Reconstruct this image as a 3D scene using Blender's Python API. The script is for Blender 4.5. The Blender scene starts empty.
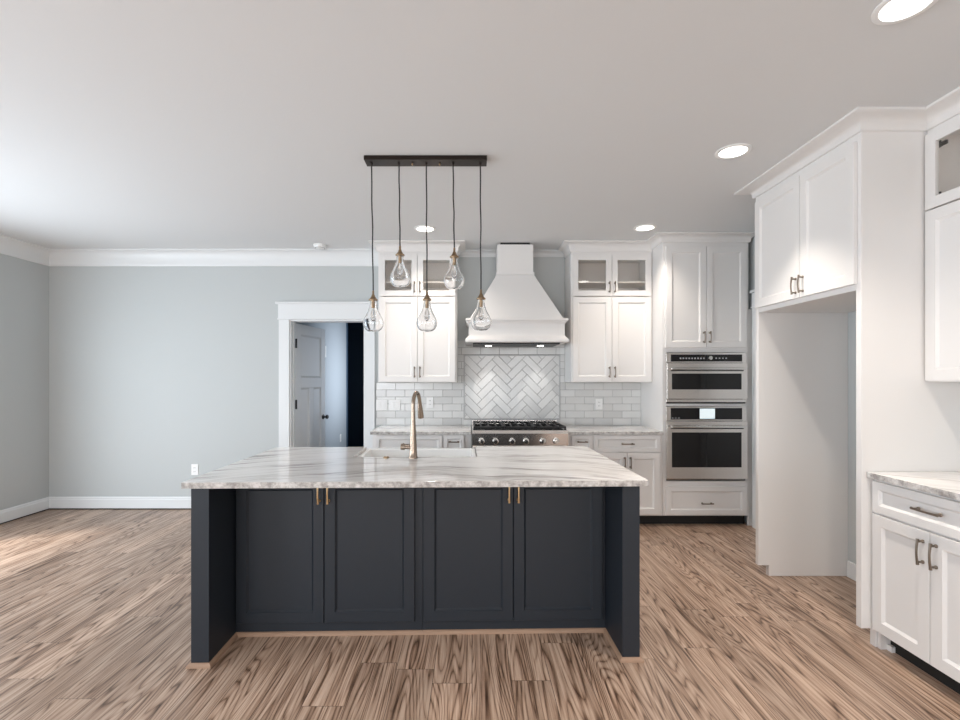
import bpy, bmesh, math, random
from mathutils import Vector, Matrix
random.seed(7)
S = bpy.context.scene
COL = S.collection
F, U, V, H = 480.0, 472.0, 378.0, 1.425      # focal length in px, vanishing point, eye height
CEIL = 2.805
BACK = 5.22                                   # back wall plane
RIGHT = 2.705
LEFT = -4.60
REAR = -3.4

# ------------------------------------------------------------------ camera
cam_d = bpy.data.cameras.new('camera'); cam = bpy.data.objects.new('camera', cam_d); COL.objects.link(cam)
cam.location = (0, 0, H); cam.rotation_euler = (math.pi/2, 0, 0)
cam_d.sensor_width = 36; cam_d.lens = F/960*36
cam_d.shift_x = (480-U)/960; cam_d.shift_y = (V-360)/960
cam_d.clip_start = 0.05
S.camera = cam

# ------------------------------------------------------------------ world, daylight and added fill through the windows, exposure
S.view_settings.view_transform = 'Standard'; S.view_settings.look = 'None'
S.view_settings.gamma = 1; S.view_settings.use_curve_mapping = False
S.view_settings.exposure = 0.12
w = bpy.data.worlds.new('sky'); S.world = w; w.use_nodes = True
bg = w.node_tree.nodes['Background']; bg.inputs[0].default_value = (0.62, 0.76, 1.0, 1); bg.inputs[1].default_value = 1.0
S.cycles.use_denoising = True
S.cycles.max_bounces = 10; S.cycles.diffuse_bounces = 6; S.cycles.glossy_bounces = 5; S.cycles.transmission_bounces = 8
S.cycles.caustics_reflective = False; S.cycles.caustics_refractive = False
S.cycles.sample_clamp_indirect = 4.0

def area(name, loc, rot, sx, sy, power, color, spread=180):
    l = bpy.data.lights.new(name, 'AREA'); l.shape = 'RECTANGLE'; l.size = sx; l.size_y = sy
    l.energy = power; l.color = color; l.spread = math.radians(spread)
    o = bpy.data.objects.new(name, l); COL.objects.link(o); o.location = loc; o.rotation_euler = rot
    return o
R = math.radians
COOL = (0.84, 0.93, 1.0)
area('daylight_patio_door', (LEFT-0.22, 2.9, 1.15), (0, R(-90), 0), 2.0, 2.3, 110, COOL)
area('fill_left_window', (LEFT-0.22, -1.0, 1.5), (0, R(-90), 0), 1.5, 2.2, 110, COOL)  # main fill, at an unseen window added for it
area('fill_rear_window', (-2.6, REAR-0.22, 1.5), (R(90), 0, 0), 2.6, 1.9, 95, (0.95, 0.97, 1.0))  # main fill from behind the camera, at an added unseen window
area('fill_rear_window', (1.0, REAR-0.22, 1.5), (R(90), 0, 0), 2.2, 1.9, 75, (1.0, 0.97, 0.93))  # second rear fill lamp, its window added and unseen too
sl = bpy.data.lights.new('sun', 'SUN'); sl.energy = 3.2; sl.angle = R(9); sl.color = (1.0, 0.96, 0.9)
so = bpy.data.objects.new('sun', sl); COL.objects.link(so); so.rotation_euler = Vector((.50, .24, -.83)).to_track_quat('-Z', 'Y').to_euler()
area('daylight_hall_window', (-0.72, 7.2, 1.45), (0, R(90), 0), 1.2, 0.8, 11, (0.86, 0.93, 1.0), 110)

# ------------------------------------------------------------------ materials
def mat(name, color, rough=0.5, metal=0.0, **kw):
    m = bpy.data.materials.new(name); m.use_nodes = True
    b = m.node_tree.nodes['Principled BSDF']
    b.inputs['Base Color'].default_value = (*color, 1); b.inputs['Roughness'].default_value = rough
    b.inputs['Metallic'].default_value = metal
    for k, v in kw.items(): b.inputs[k.replace('_', ' ')].default_value = v
    return m
class NT:
    def __init__(s, m): s.t = m.node_tree; s.b = s.t.nodes['Principled BSDF']
    def n(s, typ, **kw):
        nd = s.t.nodes.new(typ)
        for k, v in kw.items(): setattr(nd, k, v)
        return nd
    def l(s, a, b): s.t.links.new(a, b)
    def math(s, op, a, b=None, c=None):
        nd = s.n('ShaderNodeMath', operation=op)
        for i, x in enumerate((a, b, c)):
            if x is None: continue
            if isinstance(x, (int, float)): nd.inputs[i].default_value = x
            else: s.l(x, nd.inputs[i])
        return nd.outputs[0]
    def ramp(s, fac, stops, interp='LINEAR'):
        r = s.n('ShaderNodeValToRGB'); r.color_ramp.interpolation = interp
        e = r.color_ramp.elements
        while len(e) < len(stops): e.new(0.5)
        for el, (p, c) in zip(e, stops):
            el.position = p; el.color = (*c, 1) if len(c) == 3 else c
        s.l(fac, r.inputs[0]); return r.outputs[0]
    def noise(s, vec, scale, detail=3, rough=0.5, dist=0):
        nd = s.n('ShaderNodeTexNoise'); nd.inputs['Scale'].default_value = scale
        nd.inputs['Detail'].default_value = detail; nd.inputs['Roughness'].default_value = rough
        nd.inputs['Distortion'].default_value = dist
        s.l(vec, nd.inputs['Vector']); return nd.outputs[0]
    def mix(s, fac, a, b, blend='MIX'):
        nd = s.n('ShaderNodeMix', data_type='RGBA', blend_type=blend)
        for sock, x in ((nd.inputs[0], fac), (nd.inputs[6], a), (nd.inputs[7], b)):
            if isinstance(x, (int, float)): sock.default_value = x
            elif isinstance(x, tuple): sock.default_value = (*x, 1)
            else: s.l(x, sock)
        return nd.outputs[2]
    def coord(s): return s.n('ShaderNodeTexCoord').outputs['Object']
    def mapping(s, vec, scale=(1,1,1), rot=(0,0,0), loc=(0,0,0)):
        nd = s.n('ShaderNodeMapping'); nd.inputs['Scale'].default_value = scale
        nd.inputs['Rotation'].default_value = rot; nd.inputs['Location'].default_value = loc
        s.l(vec, nd.inputs['Vector']); return nd.outputs[0]
    def bump(s, h, strength=0.2, dist=0.01):
        nd = s.n('ShaderNodeBump'); nd.inputs['Strength'].default_value = strength
        nd.inputs['Distance'].default_value = dist; s.l(h, nd.inputs['Height']); s.l(nd.outputs[0], s.b.inputs['Normal'])

def paint(name, color, rough, bump=0.03, scale=180):
    m = mat(name, color, rough); t = NT(m); c = t.coord()
    t.bump(t.noise(c, scale, 2), bump, 0.004)
    return m
M = {}
M['wall'] = paint('wall_paint', (0.52, 0.545, 0.545), 0.75, 0.12, 120)
M['ceiling'] = paint('ceiling_paint', (0.71, 0.72, 0.725), 0.9, 0.08, 90)
M['trim'] = paint('trim_paint', (0.76, 0.775, 0.78), 0.4)
M['white'] = paint('cabinet_paint', (0.78, 0.765, 0.75), 0.42, 0.02)
M['interior'] = paint('cabinet_interior', (0.88, 0.83, 0.80), 0.6, 0.02)
M['navy'] = paint('island_paint', (0.013, 0.0185, 0.027), 0.5, 0.02)
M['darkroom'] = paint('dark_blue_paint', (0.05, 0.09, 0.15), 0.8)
M['hall'] = paint('hall_paint', (0.42, 0.46, 0.50), 0.7)
M['toe'] = mat('toe_kick_dark', (0.012, 0.011, 0.010), 0.7)
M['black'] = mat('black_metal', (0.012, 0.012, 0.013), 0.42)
M['iron'] = mat('cast_iron', (0.016, 0.016, 0.017), 0.55)
M['bronze'] = mat('aged_bronze', (0.035, 0.026, 0.022), 0.38, 0.85)
M['brass'] = mat('satin_brass', (0.78, 0.56, 0.32), 0.28, 1.0)
M['pewter'] = mat('champagne_bronze', (0.22, 0.18, 0.145), 0.32, 1.0)
M['faucet'] = mat('brushed_bronze', (0.36, 0.285, 0.225), 0.27, 1.0)
M['oldbrass'] = mat('antique_brass', (0.33, 0.23, 0.14), 0.38, 1.0)
M['chrome'] = mat('polished_metal', (0.75, 0.74, 0.72), 0.15, 1.0)
M['sink'] = mat('white_fireclay', (0.86, 0.86, 0.85), 0.12)
M['plastic'] = mat('white_plastic', (0.86, 0.86, 0.85), 0.35)
M['slot'] = mat('outlet_slot', (0.05, 0.05, 0.05), 0.5)
M['blackglass'] = mat('black_glass', (0.008, 0.008, 0.009), 0.05)
M['rawwood'] = mat('raw_wood_shoe', (0.36, 0.235, 0.16), 0.6)
M['grout'] = mat('grout', (0.31, 0.30, 0.30), 0.9)
M['pewtertrim'] = mat('tile_frame', (0.50, 0.50, 0.50), 0.3)

m = mat('stainless_steel', (0.80, 0.77, 0.745), 0.24, 1.0); t = NT(m)
n = t.noise(t.mapping(t.coord(), (2, 400, 400)), 1.0, 2)
t.bump(n, 0.04, 0.002); M['steel'] = m

m = mat('clear_glass', (1, 1, 1), 0.0); NT(m).b.inputs['Transmission Weight'].default_value = 1.0
NT(m).b.inputs['IOR'].default_value = 1.42; M['glass'] = m
m = mat('cabinet_glass', (0.9, 0.92, 0.92), 0.02); t = NT(m)
tr = t.n('ShaderNodeBsdfTransparent'); tr.inputs[0].default_value = (0.99, 0.99, 0.98, 1); gl = t.n('ShaderNodeBsdfGlossy'); gl.inputs['Roughness'].default_value = 0.02
mx = t.n('ShaderNodeMixShader')
mx.inputs[0].default_value = 0.07; t.l(tr.outputs[0], mx.inputs[1]); t.l(gl.outputs[0], mx.inputs[2])
t.l(mx.outputs[0], t.t.nodes['Material Output'].inputs[0]); M['pane'] = m

def emit(name, color, strength):
    m = bpy.data.materials.new(name); m.use_nodes = True; b = m.node_tree.nodes['Principled BSDF']
    b.inputs['Base Color'].default_value = (*color, 1)
    b.inputs['Emission Color'].default_value = (*color, 1); b.inputs['Emission Strength'].default_value = strength
    return m
M['lens'] = emit('lamp_lens', (1.0, 0.96, 0.9), 6)
M['display'] = emit('oven_display', (0.75, 0.85, 0.88), 0.5)
M['digits'] = emit('oven_digits', (0.35, 0.36, 0.37), 0.1)

# tiles: each tile (mesh island) slightly different
m = mat('glazed_tile', (0.6, 0.6, 0.6), 0.16); t = NT(m)
g = t.n('ShaderNodeNewGeometry')
c = t.ramp(g.outputs['Random Per Island'], [(0, (0.64, 0.64, 0.63)), (0.5, (0.72, 0.72, 0.705)), (1, (0.79, 0.79, 0.775))])
c2 = t.mix(t.math('MULTIPLY', t.noise(t.coord(), 9, 3), 0.25), c, (0.45, 0.45, 0.45))
t.l(c2, t.b.inputs['Base Color']); t.bump(t.noise(t.coord(), 30, 2), 0.12, 0.004); M['tile'] = m

# plank floor
m = mat('oak_plank_floor', (0.4, 0.3, 0.22), 0.35); t = NT(m)
sep = t.n('ShaderNodeSeparateXYZ'); t.l(t.coord(), sep.inputs[0]); X, Y = sep.outputs[0], sep.outputs[1]
PW, PL = 0.185, 1.22
xr = t.math('DIVIDE', X, PW); row = t.math('FLOOR', xr); fx = t.math('FRACT', xr)
wn = t.n('ShaderNodeTexWhiteNoise', noise_dimensions='1D'); t.l(row, wn.inputs['W'])
yr = t.math('ADD', t.math('DIVIDE', Y, PL), wn.outputs['Value']); col_ = t.math('FLOOR', yr); fy = t.math('FRACT', yr)
cb = t.n('ShaderNodeCombineXYZ'); t.l(row, cb.inputs[0]); t.l(col_, cb.inputs[1])
wn2 = t.n('ShaderNodeTexWhiteNoise', noise_dimensions='2D'); t.l(cb.outputs[0], wn2.inputs['Vector']); rnd = wn2.outputs['Value']
sc = t.n('ShaderNodeSeparateColor'); t.l(wn2.outputs['Color'], sc.inputs[0])
def vec(x, y, z):
    c = t.n('ShaderNodeCombineXYZ')
    for i, v in enumerate((x, y, z)):
        if isinstance(v, (int, float)): c.inputs[i].default_value = v
        else: t.l(v, c.inputs[i])
    return c.outputs[0]
off = t.math('MULTIPLY', rnd, 37.0)
# long thin streaks
v1 = vec(t.math('MULTIPLY', X, 66), t.math('MULTIPLY', Y, 1.5), off); streak = t.noise(v1, 1.0, 8, 0.70, 0.15)
v2 = vec(t.math('MULTIPLY', X, 16), t.math('MULTIPLY', Y, 0.9), off); broad = t.noise(v2, 1.0, 3, 0.5, 0.6)
# cathedral grain: contour lines of a stretched noise field
v3 = vec(t.math('MULTIPLY', X, 6.0), t.math('MULTIPLY', Y, 0.5), t.math('ADD', off, 5.0)); field = t.noise(v3, 1.0, 1.5, 0.4, 0.15)
rings = t.math('ABSOLUTE', t.math('SINE', t.math('MULTIPLY', field, 95)))
rings = t.math('POWER', rings, 0.6)
gr = t.math('ADD', t.math('MULTIPLY', streak, 0.62), t.math('MULTIPLY', rings, 0.15))
gr = t.math('ADD', gr, t.math('MULTIPLY', broad, 0.30))
colr = t.ramp(gr, [(0.385, (0.045, 0.024, 0.015)), (0.475, (0.155, 0.092, 0.060)), (0.56, (0.345, 0.232, 0.166)), (0.67, (0.52, 0.385, 0.295))])
tone = t.math('ADD', t.math('MULTIPLY', sc.outputs[1], 0.34), 0.86)
tc = t.n('ShaderNodeCombineColor'); [t.l(tone, tc.inputs[i]) for i in range(3)]
colr = t.mix(1.0, colr, tc.outputs[0], 'MULTIPLY')
jx = t.math('LESS_THAN', t.math('MINIMUM', fx, t.math('SUBTRACT', 1.0, fx)), 0.008)
jy = t.math('LESS_THAN', fy, 0.0022); j = t.math('MAXIMUM', jx, jy)
colr = t.mix(t.math('MULTIPLY', j, 0.75), colr, (0.06, 0.04, 0.03)); t.l(colr, t.b.inputs['Base Color'])
t.l(t.math('ADD', t.math('MULTIPLY', streak, -0.2), 0.47), t.b.inputs['Roughness'])
t.bump(t.math('SUBTRACT', streak, j), 0.14, 0.003); M['floor'] = m

# quartzite: linear grey and taupe veins on warm white
m = mat('veined_quartzite', (0.7, 0.7, 0.68), 0.035); t = NT(m); c = t.coord()
sx_ = t.n('ShaderNodeSeparateXYZ'); t.l(c, sx_.inputs[0])
xx_ = t.math('SUBTRACT', sx_.outputs[0], .02); yy_ = t.math('ADD', sx_.outputs[1], t.math('MULTIPLY', t.math('MULTIPLY', xx_, xx_), .25))
cq = t.n('ShaderNodeCombineXYZ'); t.l(sx_.outputs[0], cq.inputs[0]); t.l(yy_, cq.inputs[1]); t.l(sx_.outputs[2], cq.inputs[2]); rc = cq.outputs[0]
warp = t.noise(rc, 1.6, 3, 0.5)
wv = t.n('ShaderNodeVectorMath', operation='MULTIPLY_ADD')
cw = t.n('ShaderNodeCombineXYZ'); t.l(warp, cw.inputs[0]); t.l(warp, cw.inputs[1])
t.l(cw.outputs[0], wv.inputs[0]); wv.inputs[1].default_value = (0.25, 0.42, 0); t.l(rc, wv.inputs[2])
st = t.mapping(wv.outputs[0], (1.3, 15, 9))
n1 = t.noise(st, 1.0, 6, 0.62, 0.5)
st2 = t.mapping(wv.outputs[0], (3.5, 75, 50)); n2 = t.noise(st2, 1.0, 5, 0.7, 0.3)
cl = t.noise(c, 2.3, 2, 0.5)
s_ = t.math('ADD', t.math('MULTIPLY', n1, 0.62), t.math('MULTIPLY', n2, 0.38))
s_ = t.math('ADD', s_, t.math('MULTIPLY', t.math('SUBTRACT', cl, 0.5), 0.22))
cc = t.ramp(s_, [(0.32, (0.14, 0.12, 0.11)), (0.39, (0.38, 0.35, 0.33)), (0.44, (0.66, 0.63, 0.61)), (0.51, (0.85, 0.83, 0.81))])
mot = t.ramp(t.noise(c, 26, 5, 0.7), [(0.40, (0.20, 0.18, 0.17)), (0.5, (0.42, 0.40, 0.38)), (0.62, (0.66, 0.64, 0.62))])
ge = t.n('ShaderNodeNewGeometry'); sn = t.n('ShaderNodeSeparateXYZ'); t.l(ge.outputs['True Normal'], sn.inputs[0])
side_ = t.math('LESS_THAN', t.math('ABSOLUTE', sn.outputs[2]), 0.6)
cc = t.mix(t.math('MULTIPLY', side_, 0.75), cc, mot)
t.l(cc, t.b.inputs['Base Color']); M['stone'] = m

# ------------------------------------------------------------------ mesh helpers
class MB:
    def __init__(s): s.bm = bmesh.new()
    def box(s, x0, x1, y0, y1, z0, z1):
        v = [s.bm.verts.new(p) for p in ((x0,y0,z0),(x1,y0,z0),(x1,y1,z0),(x0,y1,z0),(x0,y0,z1),(x1,y0,z1),(x1,y1,z1),(x0,y1,z1))]
        for f in ((0,3,2,1),(4,5,6,7),(0,1,5,4),(1,2,6,5),(2,3,7,6),(3,0,4,7)): s.bm.faces.new([v[i] for i in f])
        return s
    def frustum(s, a, za, b, zb):
        """a, b = (x0,x1,y0,y1)"""
        A = [(a[0],a[2]),(a[1],a[2]),(a[1],a[3]),(a[0],a[3])]; B = [(b[0],b[2]),(b[1],b[2]),(b[1],b[3]),(b[0],b[3])]
        v = [s.bm.verts.new((x,y,za)) for x,y in A] + [s.bm.verts.new((x,y,zb)) for x,y in B]
        for f in ((0,3,2,1),(4,5,6,7),(0,1,5,4),(1,2,6,5),(2,3,7,6),(3,0,4,7)): s.bm.faces.new([v[i] for i in f])
        return s
    def lathe(s, prof, seg=32, axis='Z', org=(0,0,0), cap=True):
        rings = []
        for r, h in prof:
            ring = []
            for k in range(seg):
                a = 2*math.pi*k/seg; p = (r*math.cos(a), r*math.sin(a), h)
                if axis == 'Y': p = (p[0], h, p[1])
                if axis == 'X': p = (h, p[0], p[1])
                ring.append(s.bm.verts.new((p[0]+org[0], p[1]+org[1], p[2]+org[2])))
            rings.append(ring)
        for a, b in zip(rings, rings[1:]):
            for k in range(seg): s.bm.faces.new((a[k], a[(k+1)%seg], b[(k+1)%seg], b[k]))
        if cap:
            s.bm.faces.new(rings[0][::-1]); s.bm.faces.new(rings[-1])
        return s
    def tube(s, pts, rad, seg=12):
        pts = [Vector(p) for p in pts]; n = len(pts)
        rads = rad if isinstance(rad, (list, tuple)) else [rad]*n
        rings = []; up = None
        for i, p in enumerate(pts):
            d = (pts[min(i+1,n-1)]-pts[max(i-1,0)]).normalized()
            if up is None:
                up = Vector((1,0,0)) if abs(d.x) < 0.9 else Vector((0,0,1))
            a = (up - d*up.dot(d)).normalized(); up = a; b = d.cross(a)
            rings.append([s.bm.verts.new(p+(a*math.cos(2*math.pi*k/seg)+b*math.sin(2*math.pi*k/seg))*rads[i]) for k in range(seg)])
        for a, b in zip(rings, rings[1:]):
            for k in range(seg): s.bm.faces.new((a[k], a[(k+1)%seg], b[(k+1)%seg], b[k]))
        s.bm.faces.new(rings[0][::-1]); s.bm.faces.new(rings[-1])
        return s
    def rings(s, rs):
        """closed lofted rings of equal vertex count, capped at both ends"""
        R_ = [[s.bm.verts.new(p) for p in r] for r in rs]; k = len(rs[0])
        for a, b in zip(R_, R_[1:]):
            for i in range(k): s.bm.faces.new((a[i], a[(i+1)%k], b[(i+1)%k], b[i]))
        s.bm.faces.new(R_[0][::-1]); s.bm.faces.new(R_[-1])
        return s
    def prism(s, pts, z0, z1):
        s.rings([[(x,y,z0) for x,y in pts], [(x,y,z1) for x,y in pts]]); return s
    def sweep(s, prof, path, side=-1):
        """prof: closed list of (out, z); path: open XY polyline; out is to the given side of travel (-1 = right)"""
        P = [Vector(p) for p in path]; rs = []
        for i, p in enumerate(P):
            d0 = (P[i]-P[i-1]).normalized() if i > 0 else None
            d1 = (P[i+1]-P[i]).normalized() if i < len(P)-1 else None
            d0 = d0 or d1; d1 = d1 or d0
            n0 = Vector((-d0.y, d0.x))*side*1.0; n1 = Vector((-d1.y, d1.x))*side*1.0
            mt = (n0+n1); mt = mt/(mt.dot(n0))
            rs.append([(p.x+mt.x*o, p.y+mt.y*o, z) for o, z in prof])
        s.rings(rs); return s
    def build(s, name, m, parent=None, bevel=0.0, smooth=False, seg=2):
        bmesh.ops.recalc_face_normals(s.bm, faces=s.bm.faces)
        me = bpy.data.meshes.new(name); s.bm.to_mesh(me); s.bm.free()
        me.materials.append(m if not isinstance(m, str) else M[m])
        if smooth:
            for p in me.polygons: p.use_smooth = True
            me.set_sharp_from_angle(angle=R(38))
        o = bpy.data.objects.new(name, me); COL.objects.link(o)
        if parent: o.parent = parent
        if bevel:
            b = o.modifiers.new('bevel', 'BEVEL'); b.width = bevel; b.segments = seg; b.limit_method = 'ANGLE'; b.angle_limit = R(40)
        return o
def thing(name, label, cat, loc=(0,0,0), rz=0, group=None):
    o = bpy.data.objects.new(name, None); COL.objects.link(o); o.location = loc; o.rotation_euler = (0,0,rz)
    o.empty_display_size = 0.1
    tag(o, label, cat, group); return o
def tag(o, label, cat, group=None):
    o['label'] = label; o['category'] = cat
    if group: o['group'] = group
    return o
def struct(o, label=None):
    o['kind'] = 'structure'
    if label: o['label'] = label
    return o
def copy_tree(o, parent=None):
    c = o.copy(); COL.objects.link(c)
    if parent: c.parent = parent
    for ch in list(o.children): copy_tree(ch, c)
    return c
def XX(px, D): return (px-U)*D/F
def ZZ(py, D): return H+(V-py)*D/F

# ------------------------------------------------------------------ the setting
struct(MB().box(LEFT-0.15, RIGHT+0.15, REAR-0.15, 10.2, -0.06, 0).build('floor', 'floor'), 'grey brown wood plank floor running towards the back wall')
struct(MB().box(LEFT-0.15, RIGHT+0.15, REAR-0.15, 10.2, CEIL, CEIL+0.08).build('ceiling', 'ceiling'), 'flat white painted ceiling')
DX0, DX1, DZ = XX(289.4, BACK), XX(365.6, BACK), 2.062
b = MB().box(LEFT-0.15, DX0, BACK, BACK+0.12, 0, CEIL).box(DX1, RIGHT+0.15, BACK, BACK+0.12, 0, CEIL).box(DX0, DX1, BACK, BACK+0.12, DZ, CEIL)
struct(b.build('wall_back', 'wall'), 'cool grey painted back wall with an open doorway')
# left wall, patio door and added window opening for fill (out of frame)
b = MB()
def wall_with_holes(b, axis, c0, c1, a0, a1, holes):
    """wall slab between c0,c1 (thickness) running a0..a1, holes = [(a,b,z0,z1)] sorted"""
    def bx(p, q, z0, z1):
        if q-p < 1e-4 or z1-z0 < 1e-4: return
        if axis == 'Y': b.box(c0, c1, p, q, z0, z1)
        else: b.box(p, q, c0, c1, z0, z1)
    cur = a0
    for (p, q, z0, z1) in holes:
        bx(cur, p, 0, CEIL); bx(p, q, 0, z0); bx(p, q, z1, CEIL); cur = q
    bx(cur, a1, 0, CEIL)
LH = [(-2.0, 0.1, 0.75, 2.25), (1.75, 4.05, 0.02, 2.15)]
RH = [(-3.8, -1.4, 0.6, 2.4), (0.0, 2.0, 0.6, 2.4)]
wall_with_holes(b, 'Y', LEFT-0.15, LEFT, REAR, BACK, LH)
struct(b.build('wall_left', 'wall'), 'cool grey left side wall')
b = MB(); wall_with_holes(b, 'X', REAR-0.15, REAR, LEFT, RIGHT, RH)
struct(b.build('wall_rear', 'wall'))
struct(MB().box(RIGHT, RIGHT+0.15, REAR, BACK, 0, CEIL).build('wall_right', 'wall'), 'grey right wall behind the white cabinets')
# frames of the patio door and the unseen windows added for fill
k = 1
for (p, q, z0, z1) in LH:
    f = MB(); x0, x1 = LEFT-0.10, LEFT-0.04
    f.box(x0,x1,p,p+.06,z0,z1).box(x0,x1,q-.06,q,z0,z1).box(x0,x1,p,q,z0,z0+.07).box(x0,x1,p,q,z1-.06,z1).box(x0,x1,(p+q)/2-.03,(p+q)/2+.03,z0,z1)
    struct(f.build('window_%d' % k, 'trim', bevel=.003)); k += 1
for (p, q, z0, z1) in RH:
    f = MB(); y0, y1 = REAR-0.10, REAR-0.04
    f.box(p,p+.06,y0,y1,z0,z1).box(q-.06,q,y0,y1,z0,z1).box(p,q,y0,y1,z0,z0+.07).box(p,q,y0,y1,z1-.06,z1).box((p+q)/2-.03,(p+q)/2+.03,y0,y1,z0,z1)
    struct(f.build('window_%d' % k, 'trim', bevel=.003)); k += 1

# crown moulding
def crown_prof(h, p, zt=CEIL-0.0005):
    """closed profile (out, z): small bead, cove, top fillet"""
    pts = [(0, zt), (p, zt), (p, zt-0.012), (p-0.010, zt-0.016)]
    x0, z0 = p-0.010, zt-0.016; x1, z1 = 0.016, zt-h+0.024
    for i in range(1, 8):
        a = i/7*math.pi/2
        pts.append((x0-(x0-x1)*math.sin(a), z0-(z0-z1)*(1-math.cos(a))))
    pts += [(0.016, zt-h+0.010), (0.010, zt-h), (0, zt-h)]
    return pts
e = 0.0005
struct(MB().sweep(crown_prof(0.165, 0.10), [(LEFT+e, REAR+.01), (LEFT+e, BACK-e), (-0.958, BACK-e)]).build('trim_1', 'trim', smooth=True), 'white crown moulding along the left and back walls')
struct(MB().sweep(crown_prof(0.065, 0.065), [(-0.152, BACK-e), (1.008, BACK-e)]).build('trim_2', 'ceiling', smooth=True), 'narrow crown moulding behind the range hood')
base_prof = [(0, 0.012), (0.016, 0.012), (0.016, 0.105), (0.011, 0.112), (0.011, 0.125), (0.005, 0.135), (0, 0.135)]
gap_shade_prof = [(0, 0.0005), (0.014, 0.0005), (0.014, 0.0115), (0, 0.0115)]
struct(MB().sweep(base_prof, [(LEFT+e, 4.06), (LEFT+e, BACK-e), (XX(279.4,BACK)-.001, BACK-e)]).build('baseboard_back', 'trim'), 'white baseboard below the grey walls')
struct(MB().sweep(gap_shade_prof, [(LEFT+e, 4.06), (LEFT+e, BACK-e), (XX(279.4,BACK)-.001, BACK-e)]).build('trim_3', 'toe'), 'dark strip standing in for the shadow gap under the baseboard')  # near-black strip puts the shade of the floor gap into colour

# doorway casing in the back wall
cx0, cx1 = XX(279.4, BACK), XX(375, BACK)
b = MB()
b.box(cx0, DX0+.004, BACK-.02, BACK-e, 0, DZ).box(DX1-.004, cx1, BACK-.02, BACK-e, 0, DZ)
b.box(cx0-.006, cx1+.006, BACK-.024, BACK-e, DZ, DZ+.165)
b.box(cx0-.03, cx1+.03, BACK-.045, BACK-e, DZ+.165, DZ+.187)
b.box(cx0-.012, cx1+.012, BACK-.032, BACK-e, DZ-.004, DZ+.010)
b.box(DX0+e, DX0+.02, BACK-e, BACK+.13, 0, DZ).box(DX1-.02, DX1-e, BACK-e, BACK+.13, 0, DZ).box(DX0+.02, DX1-.02, BACK-e, BACK+.13, DZ-.02, DZ-e)
b.box(DX0+.02, DX0+.032, BACK+.05, BACK+.085, 0, DZ-.02).box(DX1-.032, DX1-.02, BACK+.05, BACK+.085, 0, DZ-.02)
struct(b.build('trim_4', 'trim', bevel=.002), 'white craftsman casing with a flat head around the doorway')

# hall behind the doorway
HX = -2.03
struct(MB().box(HX-.1, HX, BACK+.12, 7.75, 0, CEIL).build('wall_hall_left', 'hall'), 'pale blue grey wall of the room behind the doorway')
b = MB(); wall_with_holes(b, 'Y', -0.86, -0.76, BACK+.12, 10.0, [(6.6, 7.8, 0.7, 2.2)])
struct(b.build('wall_hall_right', 'hall'))
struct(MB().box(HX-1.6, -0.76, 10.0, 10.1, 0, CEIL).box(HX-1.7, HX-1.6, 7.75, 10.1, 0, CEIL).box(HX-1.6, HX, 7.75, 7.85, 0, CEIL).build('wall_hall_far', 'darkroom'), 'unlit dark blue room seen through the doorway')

# the open three panel door
def shaker(b, x0, x1, z0, z1, y0, th, rail=.057, dep=.012, cham=.011):
    """one framed panel door/front; y0 = front plane (smaller y = front)"""
    def rc(i, y): return [(x0+i, y, z0+i), (x1-i, y, z0+i), (x1-i, y, z1-i), (x0+i, y, z1-i)]
    b.rings([rc(0, y0+th), rc(0, y0+.0018), rc(.0018, y0), rc(rail, y0), rc(rail+.0015, y0+.003), rc(rail+cham, y0+dep)])
    return b
dr = thing('door_1', 'open white three panel door with black knob and hinges', 'door', (DX0+.024, BACK+.125, 0.01), R(90-8.5))
del dr['category']; dr['kind'] = 'structure'
LW, LHT = .73, DZ-.036
b = MB(); th = .035
# slab with recessed panels on both faces: frame pieces + thin panels
st_ = .115
for (p0, p1, q0, q1) in ((st_, LW/2-.055, .20, 1.30), (LW/2+.055, LW-st_, .20, 1.30), (st_, LW-st_, 1.42, LHT-.115)):
    for (ya, yb_) in ((.0005, .013), (th-.0005, th-.013)):
        o_ = [(p0, ya, q0), (p1, ya, q0), (p1, ya, q1), (p0, ya, q1)]; i_ = [(p0+.02, yb_, q0+.02), (p1-.02, yb_, q0+.02), (p1-.02, yb_, q1-.02), (p0+.02, yb_, q1-.02)]
        vo = [b.bm.verts.new(p) for p in o_]; vi = [b.bm.verts.new(p) for p in i_]
        for i in range(4): b.bm.faces.new((vo[i], vo[(i+1)%4], vi[(i+1)%4], vi[i]))
b.box(0, st_, 0, th, 0, LHT).box(LW-st_, LW, 0, th, 0, LHT).box(st_, LW-st_, 0, th, 0, .20).box(st_, LW-st_, 0, th, LHT-.115, LHT).box(st_, LW-st_, 0, th, 1.30, 1.42)
b.box(LW/2-.055, LW/2+.055, 0, th, .20, 1.30).box(st_, LW-st_, .0135, th-.0135, .20, LHT-.115)
b.build('door_leaf', 'trim', dr, bevel=.003)
for yk, sg in ((0, -1), (th, 1)):
    k_ = MB().lathe([(.030, 0), (.030, sg*.008), (.011, sg*.012), (.010, sg*.035), (.024, sg*.045), (.028, sg*.058), (.020, sg*.068), (.004, sg*.070)], 20, 'Y', (LW-.065, yk, .93))
    k_.build('door_knob', 'black', dr, smooth=True)
for hz in (.22, 1.12, 1.80):
    MB().box(-.012, .003, -.010, .030, hz-.05, hz+.05).lathe([(.008, -.052), (.008, .052)], 10, 'Z', (-.004, -.010, hz)).build('hinge', 'black', dr)

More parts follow.
